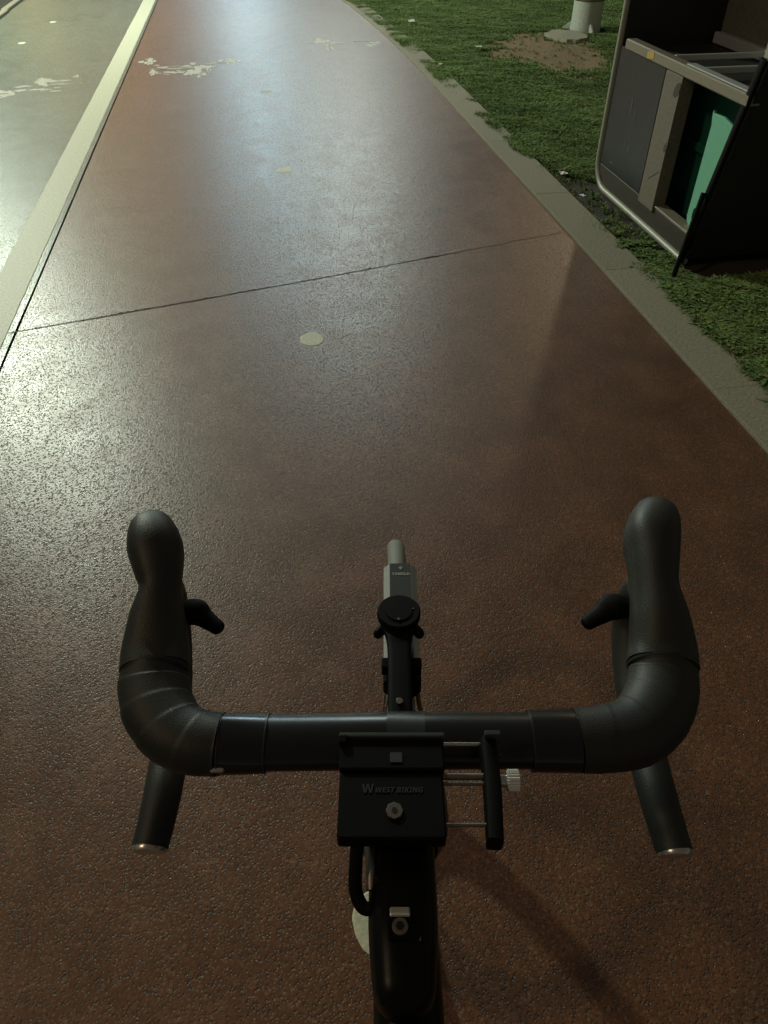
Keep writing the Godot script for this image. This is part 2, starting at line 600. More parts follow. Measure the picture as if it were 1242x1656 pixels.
	# lawn soil on the right, and the dark verge on the left
	for side in [[1.0, "lawn_soil"], [-1.0, "left_verge"]]:
		st = begin()
		st.set_smooth_group(1)
		var uu := []
		k = -6.0
		while k < 16.0:
			uu.append(k)
			k += 0.25
		uu += [18.0, 22.0, 30.0, 45.0, 90.0]
		for a in uu.size() - 1:
			for j in 44:
				var q := []
				for e in [[a, j], [a + 1, j], [a + 1, j + 1], [a, j + 1]]:
					var f: float = pow(e[1] / 44.0, 1.8)
					var u: float = uu[e[0]]
					var v0: float = kerb_v(u) + 0.15 if side[0] > 0 else -2.72 - 0.02 * maxf(u - 10.0, 0.0)
					var v: float = v0 + side[0] * f * 40.0
					q.append(P(u, v, 0.0 + lawn_height(u, v)))
				if side[0] > 0:
					quad(st, q[0], q[1], q[2], q[3])
				else:
					quad(st, q[0], q[3], q[2], q[1])
		structure(side[1], done(st), M.soil)

func lawn_height(u: float, v: float) -> float:
	return 0.012 * lowf.get_noise_2d(u * 2.0, v * 2.0) + 0.01 * finef.get_noise_2d(u * 1.5, v * 1.5) - 0.008

func in_dirt(u: float, v: float) -> float:
	# below 1 inside the bare patch by the pole
	return Vector2((u - 7.75) / 1.05, (v - 2.85) / 0.62).length() + 0.5 * finef.get_noise_2d(u * 0.9, v * 0.9)

func grass() -> void:
	# one tuft: a few bent blades
	var variants := []
	for n in 3:
		var st := begin()
		st.set_smooth_group(-1)
		for b in 6 if n < 2 else 9:
			var a := TAU * b / 6.0 + rng.randf() * 0.9
			var d := Vector3(cos(a), 0, sin(a))
			var s := Vector3(-d.z, 0, d.x)
			var lean := 0.25 + 0.6 * rng.randf()
			var h := 0.7 + 0.5 * rng.randf()
			var w := 0.055 + 0.03 * rng.randf()
			if n == 2:
				w *= 1.9
				lean += 0.3
			var base := d * 0.12 * rng.randf() + s * 0.1 * (rng.randf() - 0.5)
			var p1 := base + d * lean * 0.35 + Vector3(0, h * 0.6, 0)
			var p2 := base + d * lean * 0.95 + Vector3(0, h * (0.95 - 0.35 * lean), 0)
			quad(st, base - s * w * 0.6, p1 - s * w, p1 + s * w, base + s * w * 0.6)
			st.add_vertex(p1 - s * w); st.add_vertex(p2); st.add_vertex(p1 + s * w)
		variants.append(done(st))
	var sets := [[], [], []]
	var tries := 0
	while tries < 340000:
		tries += 1
		var u := rng.randf_range(0.3, 12.5)
		var v := kerb_v(u) + 0.03 + pow(rng.randf(), 1.25) * 6.0
		var edge := v - kerb_v(u) - lerpf(0.18, 0.055, smoothstep(3.6, 7.0, u))
		var soil := lowf.get_noise_2d(u * 3.0, v * 3.0)
		var h := 0.030 + 0.01 * soil + 0.014 * rng.randf()
		var near := u < 3.3
		if near:
			h *= 1.25
		# grass creeps over the kerb in ragged lobes
		if edge < (0.03 if near else 0.016) * finef.get_noise_2d(u * 2.4, 7.0) + (0.05 * lowf.get_noise_2d(u * 7.0, 3.0) if near else 0.025 * lowf.get_noise_2d(u * 6.0, 30.0)):
			continue
		var d := in_dirt(u, v)
		if d < 1.0 and rng.randf() > 0.01 + 0.6 * pow(d, 6.0):
			continue
		if u > 2.83 and u < 4.16 and v > 1.86 and v < 2.5:
			continue
		# trodden bare soil between the kerb and the kiosk
		if u > 3.05 and u < 4.75 and v < 1.93 + 0.05 * finef.get_noise_2d(u * 2.0, 12.0) - maxf(u - 4.1, 0.0) * 0.5 and rng.randf() > 0.06 + 0.25 * smoothstep(3.5, 3.05, u):
			continue
		if Vector2(u - 8.69, v - 3.6).length() < 0.2:
			continue
		var kind := 0 if rng.randf() < 0.6 else 1
		if near and rng.randf() < 0.4:
			kind = 2
		elif rng.randf() < 0.06:
			kind = 2
		var b := Basis(Vector3.UP, rng.randf() * TAU).scaled(Vector3(h * 1.1, h, h * 1.1))
		sets[kind].append([Transform3D(b, P(u, v, lawn_height(u, v) - 0.004)), soil])
	for n in 3:
		var mm := MultiMesh.new()
		mm.transform_format = MultiMesh.TRANSFORM_3D
		mm.use_colors = true
		mm.mesh = variants[n]
		mm.instance_count = sets[n].size()
		for i in sets[n].size():
			mm.set_instance_transform(i, sets[n][i][0])
			var k: float = 0.75 + 0.5 * rng.randf() + 0.35 * sets[n][i][1]
			var dry := 1.0 if rng.randf() < 0.08 else 0.0
			mm.set_instance_color(i, Color((0.155 + 0.07 * dry) * k, (0.235 + 0.01 * dry) * k, 0.08 * k))
		var o := MultiMeshInstance3D.new()
		o.name = numbered("grass")
		o.multimesh = mm
		o.material_override = M.grass
		o.set_meta("kind", "stuff")
		o.set_meta("label", ["short green lawn grass beside the kerb", "finer green grass mixed into the lawn", "broad leaved weeds and longer grass along the kerb"][n])
		o.set_meta("category", "grass")
		add_child(o)

func markings() -> void:
	# round white dots along the path
	var dots := [[0.489, 0.07, "white painted dot partly hidden behind the bicycle stem"], [2.603, 0.143, "white painted dot just before the crack, nearest clear dot on the path"],
		[4.672, 0.164, "small white painted dot beyond the crack on the red path"], [6.624, 0.14, "farthest faint white dot, level with the worn bicycle mark"]]
	for d in dots:
		var t := thing("painted_dot", d[2], "painted dot", P(d[0], d[1], 0.0045), "white dots painted along the red path")
		var far: bool = d[0] > 6.0
		part("paint", done(patch(P(d[0], d[1], 0.0042), 0.055, 0.046, 0.0012, 0.05 if not far else 0.25, int(d[0] * 100), 48)), M.paint if not far else M.worn_paint, t)
	# remains of worn-off markings: many small flecks of paint each
	var marks := [
		["worn_marking", "worn white bicycle mark in flakes on the red path", 7.62, -0.42, [[-0.2, -0.2, 0.07, 0.09], [-0.03, -0.14, 0.03, 0.22], [-0.22, 0.0, 0.17, 0.085], [0.03, 0.02, 0.09, 0.10], [0.2, 0.28, 0.11, 0.08], [0.05, -0.28, 0.05, 0.09], [-0.08, 0.1, 0.12, 0.03], [0.12, 0.12, 0.03, 0.1]]],
		["worn_marking", "worn pale paint flakes on the left walking lane", 7.15, -1.66, [[-0.25, -0.18, 0.09, 0.09], [0.05, 0.0, 0.13, 0.07], [0.12, 0.09, 0.05, 0.12], [-0.18, 0.08, 0.05, 0.1], [0.25, 0.25, 0.05, 0.03], [-0.36, -0.25, 0.08, 0.05], [0.0, 0.18, 0.03, 0.12], [-0.05, -0.12, 0.04, 0.06]]],
		["worn_marking", "worn pale paint streak at the far right of the red path", 8.5, 0.85, [[0.1, -0.08, 0.16, 0.07], [0.0, 0.08, 0.05, 0.2], [-0.22, -0.03, 0.16, 0.035], [-0.15, 0.4, 0.1, 0.06], [0.05, 0.22, 0.02, 0.12]]],
		["worn_marking", "small worn paint scrap beside the white line on the red path", 7.9, -0.84, [[0.0, 0.0, 0.13, 0.055], [-0.4, 0.06, 0.12, 0.03]]],
	]
	for m in marks:
		var st := begin()
		var s := 500
		for f in m[4]:
			s += 1
			for q in 14:
				var fu: float = m[2] + f[0] + rng.randfn() * f[2] * 0.55
				var fv: float = m[3] + f[1] + rng.randfn() * f[3] * 0.55
				var fs := rng.randf_range(0.12, 0.42)
				patch(P(fu, fv, 0.0042 + q * 0.00006), f[2] * fs, f[3] * fs * rng.randf_range(0.6, 1.3), 0.0008, 0.7, s * 31 + q, 14, st)
		var t := thing(m[0], m[1], "road marking", P(m[2], m[3], 0.0045))
		part("paint_flakes", done(st), M.worn_paint, t).set_meta("kind", "stuff")
	for w in [[10.2, -2.05], [9.0, -2.15]]:
		var t := thing("painted_dot", "small white dot on the walking lane, %s of two" % ("farther" if w[0] > 9.5 else "nearer"), "painted dot", P(w[0], w[1], 0.0045), "white dots on the walking lane")
		part("paint", done(patch(P(w[0], w[1], 0.0045), 0.05, 0.035, 0.0014, 0.3, int(w[0] * 10), 30)), M.paint, t)
	# bits of litter on the lawn
	var bits := [[9.343, 1.83, 0.05, "white scrap of paper on the grass, farthest along the kerb"], [7.873, 2.191, 0.035, "small white scrap on the grass at the edge of the bare soil"],
		[7.179, 1.671, 0.02, "tiny white scrap in the grass close to the kerb"], [4.30, 1.76, 0.03, "crumpled pale scrap on bare soil by the kiosk corner"], [3.93, 1.74, 0.02, "tiny pale scrap on bare soil below the kiosk panel"]]
	for b in bits:
		var t := thing("litter_scrap", b[3], "litter", P(b[0], b[1], 0.02))
		var st := begin()
		st.set_smooth_group(-1)
		var pts := []
		for i in 4:
			for j in 4:
				pts.append(P(b[0] + (i - 1.5) * b[2] * 0.6 + rng.randfn() * b[2] * 0.08, b[1] + (j - 1.5) * b[2] * 0.5 + rng.randfn() * b[2] * 0.08, 0.018 + b[2] * 0.35 * rng.randf() + (0.025 if b[0] > 5.0 else 0.0)))
		for i in 3:
			for j in 3:
				quad(st, pts[i * 4 + j], pts[(i + 1) * 4 + j], pts[(i + 1) * 4 + j + 1], pts[i * 4 + j + 1])
		part("paper", done(st), M.litter, t)

func pole() -> void:
	var at := P(8.72, 3.57, 0.0)
	var t := thing("white_pole", "thick white painted pole standing on the lawn by a bare patch", "pole", at)
	local_part("post", done(lathe([Vector2(0.0, -0.05), Vector2(0.158, -0.05), Vector2(0.155, 0.0), Vector2(0.152, 0.33), Vector2(0.14, 4.9), Vector2(0.12, 4.96), Vector2(0.0, 5.0)], 36)), M.white_pole, t)
	local_part("band", done(lathe([Vector2(0.15, 0.275), Vector2(0.157, 0.28), Vector2(0.159, 0.29), Vector2(0.157, 0.3), Vector2(0.15, 0.305)], 36)), M.dull_steel, t)
	for k in 3:
		var a := k * TAU / 3 + 0.7
		local_part("foot_bracket", done(extrude(PackedVector2Array([Vector2(0.14, 0.0), Vector2(0.24, 0.0), Vector2(0.235, 0.03), Vector2(0.15, 0.09)]), 0.02, 0.002, Transform3D(Basis(Vector3.UP, a), Vector3.ZERO))), M.white_pole, t)
	var f := thing("concrete_footing", "round pale concrete footing beside the white pole", "footing", P(8.42, 3.28, 0.0))
	var st := begin()
	st.set_color(Color(1, 1, 1))
	patch(P(8.42, 3.26, 0.0), 0.30, 0.21, 0.03, 0.12, 91, 40, st)
	part("slab", done(st), M.concrete, f)
	# bare soil round the pole
	st = begin()
	st.set_smooth_group(-1)
	var n := 60
	for i in n:
		for r in 6:
			var q := []
			for e in [[i, r], [i, r + 1], [i + 1, r + 1], [i + 1, r]]:
				var a: float = TAU * e[0] / n
				var k: float = e[1] / 6.0 * (1.0 + 0.3 * lowf.get_noise_2d(cos(a) * 3.0, sin(a) * 3.0) + 0.12 * finef.get_noise_2d(cos(a) * 2.0, sin(a) * 2.0))
				var u: float = 7.75 + cos(a) * 1.15 * k
				var v: float = 2.85 + sin(a) * 0.72 * k
				q.append(P(u, v, lawn_height(u, v) + 0.009 - 0.008 * pow(e[1] / 6.0, 3.0)))
			quad(st, q[0], q[3], q[2], q[1])
	structure("bare_soil", done(st), M.dirt)

func kiosk() -> void:
	# open-fronted metal kiosk; u runs away along the path, its face stands at v = 1.89
	var u0 := 3.03     # near end at the ground
	var u1 := 4.13     # far end
	var F := 1.89
	var H := 1.75
	var D := 2.44
	var t := thing("bin_kiosk", "dark metal waste kiosk with rounded pale rim and open front", "kiosk", P(3.5, 2.15, 0.0))
	# frame whose face lies in the plane of u and height
	var face := Transform3D(Basis(-PD, Vector3.UP, -PR), P(0, F, 0))   # x = -u, y = height, z towards the path
	var near := func(h: float) -> float: return u0 - 0.19 * minf(h, 0.85) / 0.85 - 0.02 * maxf(h - 0.85, 0.0)
	# rim: a tube along the outline, rounded at the far bottom corner
	var pts := []
	pts.append(P(near.call(0.02), F, 0.018))
	pts.append(P(3.4, F, 0.018))
	pts.append(P(u1 - 0.14, F, 0.018))
	for k in range(1, 7):
		var a := k * PI / 2 / 6
		pts.append(P(u1 - 0.14 + 0.14 * sin(a), F, 0.018 + 0.14 - 0.14 * cos(a)))
	pts.append(P(u1, F, 0.6))
	pts.append(P(u1, F, 1.2))
	pts.append(P(u1, F, H - 0.14))
	for k in range(1, 7):
		var a := k * PI / 2 / 6
		pts.append(P(u1 - 0.14 + 0.14 * cos(a), F, H - 0.14 + 0.14 * sin(a)))
	pts.append(P(near.call(H), F, H))
	var ring := []
	for p in pts:
		ring.append([p, 0.017, 0.017])
	part("rim", done(sweep(ring, 12, PR)), M.rim, t)
	# far end wall, back wall, roof, floor
	part("end_wall", done(path_box(u1 - 0.025, u1 - 0.003, F + 0.01, D, 0.03, H - 0.02)), M.shell, t)
	part("back_wall", done(path_box(near.call(1.0), u1 - 0.028, D - 0.03, D, 0.03, H - 0.02)), M.back_wall, t)
	part("added_roof", done(path_box(near.call(H) + 0.02, u1 - 0.03, F + 0.012, D - 0.033, H - 0.045, H - 0.012)), M.shell, t)  # top of the kiosk, added out of view to block light from behind
	part("floor_plate", done(path_box(u0 + 0.01, u1 - 0.03, F + 0.03, D - 0.033, 0.035, 0.06)), M.inside, t)
	# near end wall leans out as it rises
	var st := begin()
	st.set_smooth_group(-1)
	var wall := PackedVector2Array()
	for h in [0.03, 0.25, 0.5, 0.85, H]:
		wall.append(Vector2(-near.call(h), h))
	var w2 := PackedVector2Array()
	for i in range(4, -1, -1):
		w2.append(Vector2(wall[i].x - 0.02, wall[i].y))
	var outline := w2
	outline.append_array(wall)
	var rev := PackedVector2Array()
	for i in range(outline.size() - 1, -1, -1):
		rev.append(outline[i])
	if not Geometry2D.is_polygon_clockwise(rev):
		outline = rev
	part("end_wall", done(extrude(outline, D - F - 0.006, 0.0, Transform3D(Basis(-PD, Vector3.UP, -PR), P(0, D, 0)))), M.shell, t)
	# thin dark strip along the near edge of the face
	var es := begin()
	for h in [[0.0, 0.3], [0.3, 0.6], [0.6, 0.85]]:
		var a: Vector3 = P(near.call(h[0]) + 0.012, F - 0.012, h[0])
		var b: Vector3 = P(near.call(h[1]) + 0.012, F - 0.012, h[1])
		sweep([[a, 0.02, 0.008], [b, 0.02, 0.008]], 8, PR, false, false, 0.0, 0.0, 4.0, es)
	part("edge_strip", done(es), M.matte_black, t)
	part("edge_strip", done(path_box(near.call(0.9) + 0.002, near.call(0.9) + 0.03, F - 0.008, F + 0.01, 0.852, H - 0.02, 0.003)), M.rim, t)
	part("latch", done(extrude(rect(0.03, 0.05, 0.01), 0.02, 0.004, face * Transform3D(Basis.IDENTITY, Vector3(-near.call(0.24) - 0.028, 0.24, 0.012)))), M.matte_black, t)
	# leaning prop at the near corner
	part("prop", done(tube(P(2.873, 1.757, -0.03), P(2.975, F - 0.03, 0.34), 0.011)), M.matte_black, t)
	# dark door panel, set between rim and post
	var door := part("door_panel", done(extrude(rect(0.515, 0.555, 0.01), 0.018, 0.004, face * Transform3D(Basis.IDENTITY, Vector3(-(3.585 + u1 - 0.022) / 2, 0.41, -0.016)))), M.dark_panel, t)
	for s in [[3.86, 0.47, 0.006, 0.05], [3.80, 0.44, 0.004, 0.03], [3.845, 0.30, 0.003, 0.02], [3.80, 0.285, 0.007, 0.022], [3.97, 0.17, 0.022, 0.003]]:
		part("scrape", done(extrude(ngon(1.0, 10), 0.0012, 0.0, face * Transform3D(Basis(Vector3(s[2], 0.002, 0), Vector3(-0.001, s[3], 0), Vector3(0, 0, 1)), Vector3(-s[0], s[1], 0.0021)))), M.white_scrape, door)
	part("door_gap", done(path_box(3.566, 3.584, F - 0.002, F + 0.03, 0.13, 0.685, 0.002)), M.matte_black, t)
	# beige post
	var po := part("post", done(path_box(3.405, 3.565, F - 0.012, F + 0.05, 0.105, 0.686, 0.005)), M.beige_post, t)
	for s in [[3.43, 0.63, 0.028, 0.03], [3.412, 0.40, 0.018, 0.02]]:
		part("dent", done(extrude(ngon(1.0, 7), 0.0015, 0.0, face * Transform3D(Basis(Vector3(s[2], 0.012, 0), Vector3(0, s[3], 0), Vector3(0, 0, 1)), Vector3(-s[0], s[1], 0.0123)))), M.kick_panel, po)
	for k in 5:
		var e := Vector3(-3.50 + 0.018 * k, 0.235 + 0.012 * k + 0.004 * rng.randf(), 0.0123)
		part("scratch", done(extrude(rect(0.022, 0.003), 0.001, 0.0, face * Transform3D(Basis(Vector3.BACK, 0.6), e))), M.kick_panel, po)
	# kick panel under the openings, with a ledge
	part("kick_panel", done(extrude(PackedVector2Array([Vector2(-(u1 - 0.12), 0.036), Vector2(-near.call(0.04) - 0.03, 0.036), Vector2(-near.call(0.12) - 0.03, 0.128), Vector2(-(u1 - 0.022), 0.128), Vector2(-(u1 - 0.03), 0.09)]), 0.02, 0.003, face * Transform3D(Basis.IDENTITY, Vector3(0, 0, -0.02)))), M.kick_panel, t)
	part("ledge", done(path_box(near.call(0.13) + 0.03, 3.403, F - 0.004, F + 0.06, 0.129, 0.138, 0.002)), M.rail, t)
	# front rail, back rail and the bars between them: the open top frame of the lower cabinet
	part("front_rail", done(path_box(near.call(0.7) + 0.0, 4.02, F - 0.02, F + 0.035, 0.688, 0.732, 0.005)), M.rail, t)
	part("rail_cap", done(path_box(near.call(0.7) + 0.01, 3.40, F - 0.012, F + 0.03, 0.733, 0.739, 0.002)), M.steel_rail, t)
	part("back_rail", done(path_box(near.call(0.7) + 0.02, 4.08, D - 0.075, D - 0.034, 0.69, 0.74, 0.004)), M.steel_rail, t)
	part("cross_bar", done(path_box(3.60, 3.618, F + 0.037, D - 0.077, 0.708, 0.732, 0.003)), M.steel_rail, t)
	part("cross_bar", done(path_box(3.325, 3.345, F + 0.037, D - 0.077, 0.708, 0.734, 0.003)), M.steel_rail, t)
	part("side_bar", done(path_box(near.call(0.7) + 0.01, near.call(0.7) + 0.04, F + 0.037, D - 0.077, 0.70, 0.73, 0.003)), M.steel_rail, t)
	part("tray", done(path_box(near.call(0.7) + 0.015, u1 - 0.04, F + 0.04, D - 0.04, 0.674, 0.686, 0.003)), M.inside, t)
	# fastening plate on the front rail, orange sticker
	part("sticker", done(extrude(rect(0.07, 0.03, 0.006), 0.0015, 0.0, face * Transform3D(Basis(Vector3.BACK, 0.15), Vector3(-3.73, 0.712, 0.0203)))), mat("sticker", lin(0.55, 0.36, 0.08), 0.6), t)
	# the green bin that stands inside
	var b := thing("waste_bin", "green plastic waste bin standing inside the kiosk opening", "bin", P(3.3, 2.2, 0.06))
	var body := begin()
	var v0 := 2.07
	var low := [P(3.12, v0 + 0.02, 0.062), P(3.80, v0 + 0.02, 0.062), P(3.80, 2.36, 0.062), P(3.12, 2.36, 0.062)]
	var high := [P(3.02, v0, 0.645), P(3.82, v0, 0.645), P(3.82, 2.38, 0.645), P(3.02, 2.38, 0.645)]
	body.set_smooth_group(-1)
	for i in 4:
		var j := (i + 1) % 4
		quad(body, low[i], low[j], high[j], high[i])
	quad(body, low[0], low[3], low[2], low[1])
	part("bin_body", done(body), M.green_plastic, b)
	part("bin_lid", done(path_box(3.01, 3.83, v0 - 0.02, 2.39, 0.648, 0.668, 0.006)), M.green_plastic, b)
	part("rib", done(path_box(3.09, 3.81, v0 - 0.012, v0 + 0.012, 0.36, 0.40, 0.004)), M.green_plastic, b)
	# the lamp-lit edge of the bin, added as a separate paler piece, with a hooked upper corner and a rounded foot
	part("lit_bin_edge", done(extrude(PackedVector2Array([Vector2(-3.178, 0.168), Vector2(-3.168, 0.148), Vector2(-3.145, 0.132), Vector2(-3.115, 0.126), Vector2(-3.088, 0.134), Vector2(-3.076, 0.16), Vector2(-3.045, 0.34), Vector2(-3.010, 0.583), Vector2(-3.10, 0.598), Vector2(-3.176, 0.594), Vector2(-3.192, 0.604), Vector2(-3.186, 0.575), Vector2(-3.176, 0.55)]), 0.016, 0.003, face * Transform3D(Basis.IDENTITY, Vector3(0, 0, -0.058)))), M.lit_green_plastic, b).set_meta("label", "lamp-lit edge of the bin, made as a paler mint green piece with a rounded foot")

# ------------------------------------------------------------------ bicycle
func flat_text(called: String, words: String, height: float, m: Material, parent: Node, at: Vector3, tilt := 0.0, italic := false) -> void:
	var tm := TextMesh.new()
	var f := SystemFont.new()
	f.font_names = PackedStringArray(["Droid Sans"])
	f.font_weight = 700
	tm.font = f
	tm.text = words
	tm.font_size = 32
	tm.pixel_size = height / 23.0
	tm.depth = 0.0003
	var o := local_part(called, tm, m, parent, at - where(parent))
	var b := Basis(Vector3.RIGHT, -PI / 2 + tilt)
	if italic:
		b = b * Basis(Vector3(1, 0, 0), Vector3(0.25, 1, 0), Vector3(0, 0, 1))
	o.basis = b

func spokes(c: Vector3, hub_r: float, rim_r: float, n: int) -> SurfaceTool:
	var st := begin()
	for i in n:
		var a := TAU * i / n
		var side := 0.025 if i % 2 == 0 else -0.025
		var d := Vector3(0, cos(a), sin(a))
		var e := Vector3(0, cos(a + 0.25), sin(a + 0.25))
		sweep([[c + d * hub_r + Vector3(side, 0, 0), 0.001, 0.001], [c + e * rim_r, 0.001, 0.001]], 5, Vector3.RIGHT, false, false, 0.0, 0.0, 2.0, st)
	return st

func hoop(c: Vector3, R: float, rx: float, ry: float, seg := 14, n := 96) -> SurfaceTool:
	var st := begin()
	st.set_smooth_group(1)
	for i in n:
		for j in seg:
			var q := []
			for e in [[i, j], [i, j + 1], [i + 1, j + 1], [i + 1, j]]:
				var a: float = TAU * e[0] / n
				var b: float = TAU * e[1] / seg
				var d := Vector3(0, cos(a), sin(a))
				q.append(c + d * (R + ry * cos(b)) + Vector3(rx * sin(b), 0, 0))
			quad(st, q[0], q[1], q[2], q[3])
	return st

func wheel(c: Vector3, parent: Node) -> void:
	part("tyre", done(hoop(c, 0.331, 0.0135, 0.0135)), M.tyre, parent)
	var w := part("rim", done(hoop(c, 0.302, 0.011, 0.018)), M.carbon, parent)
	part("spoke", done(spokes(c, 0.02, 0.29, 24)), M.dull_steel, w)
	part("hub", done(tube(c - Vector3(0.045, 0, 0), c + Vector3(0.045, 0, 0), 0.018)), M.frame_black, w)

func k3(list: Array, flatness := 1.0) -> Array:
	var o := []
	for e in list:
		o.append([e[0], e[1], e[1] * flatness])
	return o

func bicycle() -> void:
	var X := 0.0155
	var t := thing("bicycle", "black road bicycle with drop handlebar seen from the rider's place", "bicycle", Vector3(X, 0, -0.2))
	# --- handlebar
	var bar := [
		[Vector3(-0.1098, 0.9450, -0.2838), 0.0215, 0.0150], [Vector3(-0.06, 0.9455, -0.2843), 0.0213, 0.0145],
		[Vector3(X, 0.946, -0.2852), 0.0215, 0.0150], [Vector3(0.08, 0.9455, -0.2857), 0.0213, 0.0145], [Vector3(0.1333, 0.9450, -0.2860), 0.0215, 0.0150]]
	var hb := part("handlebar", done(sweep(spline(bar, 10), 32)), M.carbon, t)
	part("steerer_mark", done(sweep([[Vector3(X - 0.0135, 0.9462, -0.2852), 0.0219, 0.0153], [Vector3(X + 0.0135, 0.9462, -0.2852), 0.0219, 0.0153]], 32)), M.mark_grey, hb)
	# finishing tape at the inner ends of the wrap
	part("finishing_tape", done(sweep([[Vector3(-0.1165, 0.945, -0.2834), 0.0226, 0.0175], [Vector3(-0.108, 0.945, -0.2836), 0.0228, 0.0172], [Vector3(-0.0835, 0.945, -0.2840), 0.0224, 0.0162]], 32)), M.gloss_tape, hb)
	part("finishing_tape", done(sweep([[Vector3(0.1045, 0.945, -0.2858), 0.0232, 0.0166], [Vector3(0.125, 0.945, -0.2860), 0.0236, 0.0178], [Vector3(0.1375, 0.945, -0.2861), 0.0238, 0.0182]], 32)), M.gloss_tape, hb)
	for e in [[-0.1158, 0.0232, 0.018, -0.2834], [-0.0835, 0.0226, 0.0165, -0.2840], [0.1045, 0.0234, 0.0169, -0.2858]]:
		part("tape_edge", done(sweep([[Vector3(e[0] - 0.0006, 0.945, e[3]), e[1], e[2]], [Vector3(e[0] + 0.0006, 0.945, e[3]), e[1], e[2]]], 32)), M.mark_grey, hb)
	part("tape_pin", done(sweep([[Vector3(-0.118, 0.9475, -0.2625), 0.003, 0.0025], [Vector3(-0.112, 0.9475, -0.2625), 0.003, 0.0025]], 12, Vector3.UP, true, true)), M.steel, hb)
	# tape, hoods and drops on each side
	var tape_l := [[Vector3(-0.1165, 0.9450, -0.2834), 0.0229], [Vector3(-0.1330, 0.9450, -0.2845), 0.0237], [Vector3(-0.1505, 0.9450, -0.2920), 0.0248],
		[Vector3(-0.1659, 0.9460, -0.3094), 0.0262], [Vector3(-0.1738, 0.9480, -0.3297), 0.0268], [Vector3(-0.1761, 0.9530, -0.3460), 0.0256]]
	var tape_r := [[Vector3(0.1375, 0.9450, -0.2861), 0.0235], [Vector3(0.1639, 0.9450, -0.2880), 0.0246], [Vector3(0.1859, 0.9450, -0.2955), 0.0256],
		[Vector3(0.2039, 0.9460, -0.3147), 0.0266], [Vector3(0.2129, 0.9480, -0.3353), 0.0264], [Vector3(0.2150, 0.9530, -0.3489), 0.0254]]
	part("bar_tape", done(sweep(spline(k3(tape_l, 0.86), 26), 28, Vector3.UP, false, false, 0.021, 0.032)), M.tape, t)
	part("bar_tape", done(sweep(spline(k3(tape_r, 0.86), 26), 28, Vector3.UP, false, false, 0.026, 0.022)), M.tape, t)
	var hood_l := [[Vector3(-0.1755, 0.9515, -0.3417), 0.0262, 0.022], [Vector3(-0.1782, 0.955, -0.3592), 0.0256, 0.023], [Vector3(-0.1800, 0.965, -0.3820), 0.0212, 0.024],
		[Vector3(-0.1801, 0.974, -0.4026), 0.0165, 0.024], [Vector3(-0.1842, 0.982, -0.4191), 0.0195, 0.026], [Vector3(-0.1890, 0.987, -0.4355), 0.0223, 0.028],
		[Vector3(-0.1940, 0.988, -0.4500), 0.0205, 0.026], [Vector3(-0.1968, 0.986, -0.4580), 0.0165, 0.021]]
	var hood_r := [[Vector3(0.2146, 0.9515, -0.3455), 0.0268, 0.022], [Vector3(0.2174, 0.955, -0.3592), 0.0256, 0.023], [Vector3(0.2188, 0.965, -0.3820), 0.0222, 0.024],
		[Vector3(0.2190, 0.974, -0.4060), 0.0183, 0.024], [Vector3(0.2224, 0.982, -0.4297), 0.0203, 0.026], [Vector3(0.2258, 0.987, -0.4503), 0.0226, 0.028],
		[Vector3(0.2318, 0.988, -0.4670), 0.0208, 0.026], [Vector3(0.2345, 0.986, -0.4750), 0.0168, 0.021]]
	for s in 2:
		var h: Array = hood_l if s == 0 else hood_r
		var hd := part("brake_hood", done(sweep(spline(h, 8), 28, Vector3.UP, false, true, 0.0, 0.0, 2.35)), M.hood, t)
		# small seam where the rubber meets the tape
		var e = h[0]
		part("hood_seam", done(sweep([[e[0] + Vector3(0, 0.0002, 0.0010), e[1] * 1.004, e[2] * 1.01], [e[0] + Vector3(0.0002, 0.0006, -0.0012), e[1] * 1.012, e[2] * 1.012]], 28)), M.seam, hd)
		# brake lever: pivots under the tip of the hood and hangs down in front of the drops
		var q: Vector3 = h[6][0]
		var sx := -1.0 if s == 0 else 1.0
		var lev := [[q + Vector3(0, -0.012, 0.006), 0.012, 0.010], [q + Vector3(0, -0.035, 0.0), 0.011, 0.007], [q + Vector3(sx * 0.004, -0.075, 0.012), 0.009, 0.005], [q + Vector3(sx * 0.010, -0.115, 0.034), 0.008, 0.004]]
		part("brake_lever", done(sweep(spline(lev, 6), 14, Vector3(0, 0.2, 1).normalized(), true, true)), M.frame_black, t)
		# shift paddle: a round boss and a short flat tongue on the inner side
		var pad := [[Vector3(-0.1700, 0.9450, -0.4055), 0.0085, 0.008], [Vector3(-0.1583, 0.9450, -0.4055), 0.0118, 0.009], [Vector3(-0.1490, 0.9430, -0.4002), 0.0082, 0.006], [Vector3(-0.1375, 0.9400, -0.3928), 0.0062, 0.0045]]
		if s == 1:
			pad = [[Vector3(0.2050, 0.9450, -0.4100), 0.0085, 0.008], [Vector3(0.1922, 0.9450, -0.4111), 0.0118, 0.009], [Vector3(0.1815, 0.9430, -0.4045), 0.0082, 0.006], [Vector3(0.1695, 0.9400, -0.3980), 0.0062, 0.0045]]
		part("shift_paddle", done(sweep(spline(pad, 6), 16, Vector3.UP, true, true, 0.0, 0.0, 2.6)), M.matte_black, t)
		# the drop that curves down and back towards the rider
		var dl := [[Vector3(-0.1850, 0.9500, -0.4000), 0.0155], [Vector3(-0.1985, 0.9200, -0.4560), 0.0152], [Vector3(-0.2080, 0.8650, -0.4780), 0.0160], [Vector3(-0.2040, 0.8300, -0.4400), 0.0168],
			[Vector3(-0.1943, 0.8150, -0.3624), 0.0169], [Vector3(-0.1900, 0.8165, -0.3090), 0.0160], [Vector3(-0.1926, 0.8080, -0.2700), 0.0148]]
